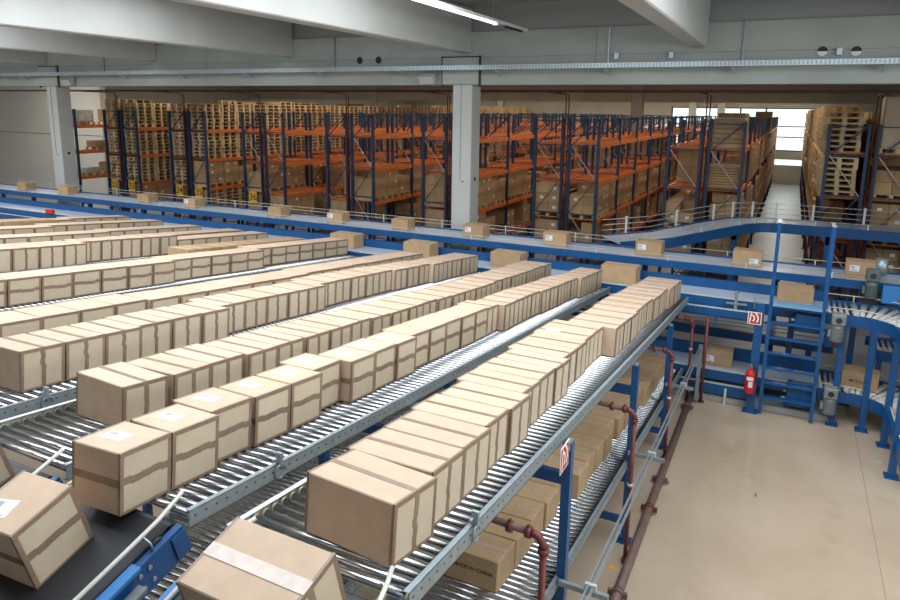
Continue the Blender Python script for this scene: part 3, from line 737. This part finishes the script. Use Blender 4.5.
# ================================================================== RACK HALL
YR = 18.4; BAY = 2.5; NB = 14; NEAR = 4; AISLE_W = 12.5
LEV = [.95, 2.0, 3.06, 4.12]; RD = .80
CEN = [1.66-3.63*j for j in range(8)]
UPR = MB().box(-.036, .036, -.045, .045, .012, 4.78).box(-.08, .08, -.08, .08, .001, .012).mesh('upright', 'rack_blue')
def bracing_mesh():
    m = MB(); a, b = -RD/2+.045, RD/2-.045
    for z in (.25, 1.2, 2.15, 3.1, 4.05, 4.72): m.box(a, b, -.01, .01, z-.013, z+.013)
    for k, z in enumerate((.25, 1.2, 2.15, 3.1)):
        p, q = ((a, 0, z), (b, 0, z+.95)) if k % 2 == 0 else ((b, 0, z), (a, 0, z+.95)); m.bar(p, q, .018, .022, 1 if k % 2 else 0)
    m.bar((a, 0, 4.05), (b, 0, 4.72), .024, .03, 0)
    return m
BRC = bracing_mesh().mesh('bracing', ['rack_blue', 'brace_steel'])
BEAM = MB().box(-.022, .022, .05, BAY-.05, -.12, 0).mesh('beam', 'rack_orange')
def support_mb(m=None, y0=0, z=0):
    m = m or MB()
    for k in range(6):
        y = y0+.22+k*(BAY-.44)/5; m.box(-RD/2+.02, RD/2-.02, y-.04, y+.04, z-.045, z-.003, 0)
    return m
SUP = support_mb().mesh('support_bars', 'rack_orange')
def rack(x, label, lev=LEV):
    t = thing('pallet_rack', label, 'rack', (x, YR, 0), group='blue and orange pallet racks')
    for f in range(NEAR+1):
        for s in (-1, 1): put('upright', UPR, t, (s*(RD/2-.0), f*BAY, 0))
        put('bracing', BRC, t, (0, f*BAY, 0))
    for b in range(NEAR):
        for z in lev:
            for s in (-1, 1): put('beam', BEAM, t, (s*(RD/2-.0), b*BAY, z))
            put('support_bars', SUP, t, (0, b*BAY, z), kind='stuff')
    m = MB()
    for f in range(NEAR+1, NB+1):
        y = f*BAY
        for s in (-1, 1): m.box(s*RD/2-.036, s*RD/2+.036, y-.045, y+.045, .001, 4.78, 0)
        for z in (1.2, 3.1, 4.72): m.box(-RD/2, RD/2, y-.012, y+.012, z-.018, z+.018, 0)
        m.bar((-RD/2, y, 1.2), (RD/2, y, 2.15), .02, .03, 2); m.bar((-RD/2, y, 3.1), (RD/2, y, 4.05), .02, .03, 2)
    for b in range(NEAR, NB):
        for z in lev:
            for s in (-1, 1): m.box(s*RD/2-.022, s*RD/2+.022, b*BAY+.05, (b+1)*BAY-.05, z-.12, z, 1)
            for k in range(4):
                y = b*BAY+.3+k*.63; m.box(-RD/2+.02, RD/2-.02, y-.045, y+.045, z-.045, z-.003, 1)
    m.build('far_bays', ['rack_blue', 'rack_orange', 'brace_steel'], t, kind='stuff')
    return t
ROWS = []                                   # (x centre, j, side)
for j, c in enumerate(CEN):
    for s in (-1, 1):
        x = c+s*.5; ROWS.append((x, j, s))
ROWS.sort(key=lambda r: -r[0])
for k, (x, j, s) in enumerate(ROWS):
    where = {0: 'second row right of the central aisle', 1: 'first row right of the central aisle'}.get(k, '%s row left of the central aisle' % ORD[k-2])
    rack(x, 'blue and orange pallet rack, '+where)
def short_rack(x, label):
    t = thing('pallet_rack', label, 'rack', (x, YR, 0), group='blue and orange pallet racks')
    for f in range(2):
        for s in (-1, 1): put('upright', UPR, t, (s*RD/2, f*BAY, 0))
        put('bracing', BRC, t, (0, f*BAY, 0))
    for z in LEV:
        for s in (-1, 1): put('beam', BEAM, t, (s*RD/2, 0, z))
        put('support_bars', SUP, t, (0, 0, z), kind='stuff')
X31 = CEN[7]-3.63+.5
short_rack(X31, 'single-bay blue and orange rack by the white wall at far left')
# ---- pallets
def pallet_mb(m=None, x=0, y=0, z=0, simple=False, mi=0):
    m = m or MB(); a = .385
    if simple:
        m.box(x-a, x+a, y-a, y+a, z+.105, z+.13, mi)
        for yy in (-a+.035, 0, a-.035): m.box(x-a, x+a, y+yy-.035, y+yy+.035, z, z+.105, mi)
        return m
    for k in range(5): m.box(x-a, x+a, y-a+k*.1625, y-a+k*.1625+.12, z+.108, z+.132, mi)
    for yy in (-a+.045, 0, a-.045):
        m.box(x-a, x+a, y+yy-.045, y+yy+.045, z, z+.016, mi)
        for xx in (-a+.045, 0, a-.045): m.box(x+xx-.045, x+xx+.045, y+yy-.045, y+yy+.045, z+.016, z+.108, mi)
    return m
PALM = pallet_mb().mesh('wooden_pallet', 'wood')
def rowname(k): return {0: 'second row right of the aisle', 1: 'first row right of the aisle'}.get(k, '%s row left of the aisle' % ORD[k-2])
LEVN = ['lowest', 'second', 'third', 'top']
PHGT = .134
far_p = MB(); n_ind = 0
rndp = random.Random(3)
cells = []
for k, (x, j, s) in enumerate(ROWS):
    for b in range(NB):
        for q in range(3):
            y = YR+b*BAY+.46+q*.79
            for li, z in enumerate(LEV):
                kind = None
                if j == 7 and s == 1 and li >= 1: kind = 'P'
                elif j == 7 and s == -1: kind = 'P' if li >= 1 and b < 1 else None
                elif j == 6 and s == 1: kind = 'P' if li != 1 else 'C'
                elif j == 6 and s == -1: kind = 'P' if (li >= 1 and b < 1) else None
                elif j == 0 and s == -1: kind = 'P' if li >= 2 else ('C' if li == 1 and b > 0 else None)
                elif j == 0 and s == 1: kind = 'C' if b < 5 else None
                else:
                    pr = [.75, .62, .07, .0][li]
                    if j == 1: pr = [.9, .75, .35, .03][li]
                    if j in (2, 3) and b < 2 and li == 1: pr = .85
                    if j in (4, 5) and li == 1: pr = .45
                    if j == 5 and s == -1 and li == 1: pr = .9
                    if j in (4, 5) and li == 2: pr = .03
                    if rndp.random() < pr: kind = 'C'
                if j == 1 and s == 1 and li == 2: kind = None if (b == 0 and q == 0) else ('C' if rndp.random() < .8 else None)
                if j == 1 and s == 1 and b == 0 and li == 3: kind = None
                if j == 0 and s == 1 and b == 0 and li == 3 and q == 0: kind = None
                ox = -.13 if (j == 0 and s == -1) else (.10 if (j == 1 and s == 1) else 0)     # loads overhang towards the central aisle
                if kind: cells.append((math.hypot(x, y), kind, x+ox, y, z, k, b, q, li))
cells.sort(key=lambda c: c[0])
# individually built pallets: the nearest stacks that the photograph shows
for (d, kind, x, y, z, k, b, q, li) in cells:
    if kind != 'P': continue
    n = 7 if li < 3 else rndp.choice((7, 7, 8))
    j, s = ROWS[k][1], ROWS[k][2]
    show = (j == 0 and b < 1) or (j == 7 and s == 1 and b < 1) or (j == 6 and s == 1 and b < 1 and li > 0) or (j in (6, 7) and s == -1 and b < 1 and q == 0)
    for i in range(n):
        jx, jy = rndp.uniform(-.015, .015), rndp.uniform(-.015, .015)
        if show and n_ind < 290:
            o = put('wooden_pallet', PALM, None, (x+jx, y+jy, z+.002+i*PHGT)); n_ind += 1
            tag(o, 'empty pallet, %s from bottom, %s level, %s stack, %s' % (ORD[i], LEVN[li], ORD[b*3+q], rowname(k)), 'pallet', 'empty pallets stacked in the racks')
        else: pallet_mb(far_p, x+jx, y+jy, z+.002+i*PHGT, True)
tag(far_p.build('pallet_stacks', 'wood_far'), 'stacks of empty wooden pallets deep in the racks', 'pallets', kind='stuff')
# ---- carton loads
CW = .372; CHh = .275
RC = bev(MB().box(-CW/2, CW/2, -CW/2, CW/2, 0, CHh-.004).mesh('rack_carton', 'cardboard_rack'), .006)
RL = MB().box(0, .002, -.05, .05, .10, .18).mesh('white_sticker', 'label_paper')
far_c = MB(); far_pl = MB(); n_ind = 0
for (d, kind, x, y, z, k, b, q, li) in cells:
    if kind != 'C': continue
    nl = rndp.choice((2, 3, 3)); near_ = n_ind < 280 and d < 24.5
    if near_:
        o = put('wooden_pallet', PALM, None, (x, y, z+.002)); tag(o, 'pallet under cartons, %s level, %s slot, %s' % (LEVN[li], ORD[min(31, b*3+q)], rowname(k)), 'pallet', 'pallets under cartons')
    else: pallet_mb(far_pl, x, y, z+.002, True)
    part = rndp.random() < .35
    for l in range(nl):
        for (ix, iy) in ((0, 0), (0, 1), (1, 0), (1, 1)):
            if l == nl-1 and part and rndp.random() < .5: continue
            cx_, cy_ = x+(ix-.5)*(CW+.006)+rndp.uniform(-.002, .002), y+(iy-.5)*(CW+.006)+rndp.uniform(-.002, .002); cz = z+.002+PHGT+l*CHh
            if near_ and n_ind < 296:
                o = put('rack_carton', RC, None, (cx_, cy_, cz), (0, 0, rndp.uniform(-.003, .003))); n_ind += 1
                tag(o, 'carton, %s layer %s, %s level, %s slot, %s' % (('bottom', 'second', 'third')[l], ('front', 'back')[iy]+' '+('left', 'right')[ix], LEVN[li], ORD[min(31, b*3+q)], rowname(k)), 'carton', 'cartons in pallet loads in the racks')
                if rndp.random() < .45: put('white_sticker', RL, o, (CW/2-.001, 0, 0))
                if rndp.random() < .35: put('white_sticker', RL, o, (0, -CW/2+.001, 0), (0, 0, -PI/2))
            else:
                far_c.box(cx_-CW/2, cx_+CW/2, cy_-CW/2, cy_+CW/2, cz, cz+CHh-.006, 0)
                if rndp.random() < .3: far_c.box(cx_+CW/2, cx_+CW/2+.002, cy_-.05, cy_+.05, cz+.1, cz+.18, 1)
tag(far_c.build('rack_cartons', ['cardboard_rack', 'label_paper']), 'brown cartons stored deeper in the pallet racks', 'cartons', kind='stuff')
tag(far_pl.build('load_pallets', 'wood_far'), 'wooden pallets under the cartons deeper in the racks', 'pallets', kind='stuff')
# ---- bundles and wrapped goods
def bundle(loc, w, l, h, n, matn, label):
    t = thing('sheet_bundle', label, 'bundle', loc)
    for i in range(n):
        dx, dy = rndp.uniform(-.025, .025), rndp.uniform(-.025, .025)
        put('sheet_layer', bev(MB().box(-w/2+dx, w/2+dx, -l/2+dy, l/2+dy, i*h/n, (i+1)*h/n-.008).mesh('sheet_layer', matn), .01), t)
    for y in (-l*.25, l*.25): MB().box(-w/2-.03, w/2+.03, y-.012, y+.012, 0, h+.003).build('strap', 'wood', t)
    MB().box(-w/2, w/2, -l/2, l/2, h, h+.02).build('cover_sheet', 'shrink_wrap', t)
xr1 = CEN[1]+.5
bundle((xr1, YR+.55, LEV[3]+.002), .72, .9, .72, 6, 'cardboard_brown', 'strapped brown sheet bundle on the rack top left of the central aisle')
bundle((xr1-.02, YR+1.75, LEV[3]+.002), .7, .8, .85, 7, 'cardboard_rack', 'taller sheet bundle behind the strapped one on the rack top')
bundle((xr1-.02, YR+.5, LEV[2]+.002), .74, .74, .62, 9, 'cardboard_rack', 'loose stack of flat brown sheets on the rack level below the strapped bundle')
def wrapped(x, y, z, h, label, matn='shrink_wrap'):
    t = thing('wrapped_load', label, 'load', (x, y, z+.002))
    put('load_pallet', PALM, t); put('wrapped_goods', bev(MB().box(-.36, .36, -.36, .36, PHGT, h).mesh('wrapped_goods', matn), .03, 2), t)
wrapped(X31, YR+.55, LEV[3], .62, 'white wrapped load on the top level of the leftmost rack')
wrapped(X31, YR+1.95, LEV[3], .66, 'brown wrapped load on the top level of the leftmost rack', 'cardboard_rack')
wrapped(X31, YR+1.3, LEV[2], .38, 'low brown wrapped load on the third level of the leftmost rack', 'cardboard_rack')
wrapped(X31, YR+.7, LEV[1], .34, 'low white wrapped load on the second level of the leftmost rack')
wrapped(X31, YR+1.8, LEV[1], .5, 'brown wrapped load on the second level of the leftmost rack', 'cardboard_rack')
wrapped(CEN[0]+.5, YR+.43, LEV[3], 1.28, 'tall beige load on the top level at the right edge', 'cardboard_panel')
# ---- yellow row numbers
def row_sign(x, num, where):
    t = thing('row_sign', 'yellow rack sign numbered %s, %s' % (num, where), 'sign', (x, YR-.075, 1.82), group='yellow rack number signs')
    MB().box(-.17, .17, -.006, 0, -.20, .20).build('sign_plate', 'yellow', t)
    put('number', text_mesh(num, .34, 'ink'), t, (0, -.0075, 0), (PI/2, 0, 0))
for (j, s, n, wh) in ((7, -1, '32', 'leftmost of the row signs'), (7, 1, '33', 'second row sign from the left'), (6, -1, '34', 'middle of the five row signs'), (6, 1, '35', 'second row sign from the right'), (5, -1, '36', 'rightmost of the row signs')): row_sign(CEN[j]+s*.5, n, wh)
# ---- sprinkler main and drops between the back-to-back racks
sp = thing('sprinkler_main', 'red sprinkler main pipe running along above the rack fronts', 'pipe', (0, 16.6, 5.46))
MB().tube([(-34, 0, 0), (8, 0, 0)], .03, 8).build('main_pipe', 'pipe_dark', sp)
for j, c in enumerate(CEN):
    t = thing('sprinkler_drop', 'red vertical sprinkler pipe between racks, %s from the right' % ORD[j], 'pipe', (c, YR-.1, 0), group='red pipes between the racks')
    for dx in (-.03, .05): MB().tube([(dx, 0, .001), (dx, 0, 5.30), (dx, -.1, 5.43), (dx, -1.68, 5.45)], .017, 8).build('drop_pipe', 'pipe_dark', t)
# ---- lamps above the rack aisles (real fixtures, warm; leftmost pair added to brighten left wall)
for j in range(8):
    x = (CEN[j]+CEN[j]-3.63)/2
    for (yc, L) in ((24.5, 11), (44.5, 16)):
        t = thing('aisle_lamp', 'warm strip lamp over the %s rack aisle from the right, %s half' % (ORD[j], 'front' if yc < 30 else 'rear'), 'lamp', (x, yc, 6.46), group='strip lamps over the rack aisles')
        MB().box(-.06, .06, -L/2, L/2, .02, .08).build('housing', 'white', t); MB().box(-.03, .03, -L/2, L/2, -.01, .02).build('tube', 'lamp_warm', t)
        for y in (-L/2+.3, L/2-.3): MB().cyl((0, y, .08), (0, y, .16), .006, 6).build('hanger', 'galvanised', t)
        l = area('lamp_light', (0, 0, -.03), .1, L, AISLE_W*L, (1, .90, .72)); l.parent = t

t = thing('aisle_lamp', 'added strip lamp that brightens the white wall at far left', 'lamp', (-29.6, 18.3, 6.46), group='strip lamps over the rack aisles')  # added lamp, no fixture known here; lifts the dark left wall
MB().box(-2, 2, -.06, .06, .02, .08).build('housing', 'white', t); MB().box(-2, 2, -.03, .03, -.01, .02).build('tube', 'lamp_warm', t)
for x in (-1.7, 1.7): MB().cyl((x, 0, .08), (x, 0, .16), .006, 6).build('hanger', 'galvanised', t)
l = area('lamp_light', (0, 0, -.03), 4, .1, 190, (1, .95, .85)); l.parent = t
# ================================================================== DETAILS ON THE HEADER BEAM AND ROOF
tr = thing('cable_tray', 'long perforated cable tray fixed along the concrete header beam', 'cable tray', (0, YW-.26, 5.88))
MB().box(-34, 8.6, -.13, .13, -.01, 0).box(-34, 8.6, -.134, -.13, -.01, .085).box(-34, 8.6, .13, .134, -.01, .085).build('tray_body', 'tray', tr)
m = MB()
for k in range(600): m.box(-34+k*.07, -34+k*.07+.03, -.1355, -.134, .005, .075)
m.build('slots', 'galvanised', tr, kind='stuff')
BRK = MB().prism([(-.13, -.02), (.185, -.02), (.185, -.14)], 'x', -.02, .02).mesh('bracket', 'tray')
for k in range(17): put('bracket', BRK, tr, (-33+k*2.45, 0, -.0))
def holes(x, z, label, bright):
    t = thing('pipe_sleeve', label, 'hole', (x, YW-.001, z), group='round openings in the header beam')
    MB().cyl((0, -.012, 0), (0, 0, 0), .105, 20).build('sleeve_ring', 'concrete_pale', t)
    MB().cyl((0, -.014, 0), (0, -.012, 0), .09, 20).build('opening', 'hole_dark', t)
    if bright: MB().prism([(.085*math.cos(a), .085*math.sin(a)) for a in [PI+PI*k/12 for k in range(13)]], 'y', -.016, -.014).build('lit_half', 'white', t)  # light on the lower half of the opening, painted as a white half disc
holes(.33, 6.13, 'left of the two round openings painted half-lit above the tray', True); holes(.87, 6.12, 'right of the two round openings painted half-lit above the tray', True)
holes(-9.85, 6.15, 'left of the two dark round openings left of the middle column', False); holes(-9.3, 6.15, 'right of the two dark round openings left of the middle column', False)
for (x, lab) in ((-20.95, 'small grey floodlight under the tray by the left column'), (-7.85, 'small grey floodlight under the tray left of the middle column')):
    t = thing('floodlight', lab, 'lamp', (x, YW-.16, 5.68)); put('lamp_head', bev(MB().box(-.2, .2, -.1, .1, -.1, .1).mesh('lamp_head', 'concrete_pale'), .02), t, (0, 0, 0), (.5, 0, 0))
    MB().box(-.02, .02, -.02, .16, .05, .09).build('arm', 'galvanised', t)
for (x, lab) in ((-19.35, 'thin conduit left of the leftmost full beam'), (-10.6, 'thin conduit above the dark round openings'), (-3.62, 'pair conduit rising to the roof right of the lamp'), (-1.02, 'thin conduit rising to the roof right of the last beam')):
    tag(MB().box(-.018, .018, -.03, 0, 5.97, 6.72).build('conduit', 'galvanised', None, loc=(x, YW-.002, 0)), lab, 'conduit')
for (x, lab) in ((-3.45, 'small grey junction box left above the tray'), (-2.35, 'small grey junction box below the last beam'), (.60, 'small grey junction box between the half-lit round openings')):
    tag(put('junction_box', bev(MB().box(-.05, .05, -.06, 0, 0, .14).mesh('junction_box', 'tray'), .01), None, (x, YW-.002, 6.05)), lab, 'box')
rpipe = tag(MB().tube([(-.95, 9, 7.12), (-.55, 14.55, 7.12)], .03, 8).build('roof_pipe', 'pipe_red'), 'dark red pipe under the roof deck right of the last beam', 'pipe')
def strip_lamp(x, y0, y1, ylit, z, label):
    t = thing('strip_lamp', label, 'lamp', (x, y0, z), group='strip lamps under the front roof')
    MB().box(-.035, .035, 0, y1-y0, .02, .075).build('housing', 'white', t)
    MB().cyl((0, .05, 0), (0, ylit-y0, 0), .022, 10).build('tube', 'lamp_tube', t)
    MB().box(-.05, .05, ylit-y0, ylit-y0+.08, -.03, .03).build('end_cap', 'white', t)
    MB().box(-.02, .02, ylit-y0+.5, y1-y0-.3, -.02, .012).build('driver_box', 'black', t)
    for y in (.6, ylit-y0-.1, y1-y0-.7): MB().cyl((0, y, .075), (0, y, 7.25-z), .006, 6).build('hanger', 'galvanised', t)
strip_lamp(-5.2, 6.5, 13.9, 12.2, 6.58, 'lit strip lamp hanging between the two middle roof beams')
strip_lamp(-13.86, 10.8, 12.5, 12.0, 6.55, 'short strip lamp hanging between the left roof beams')
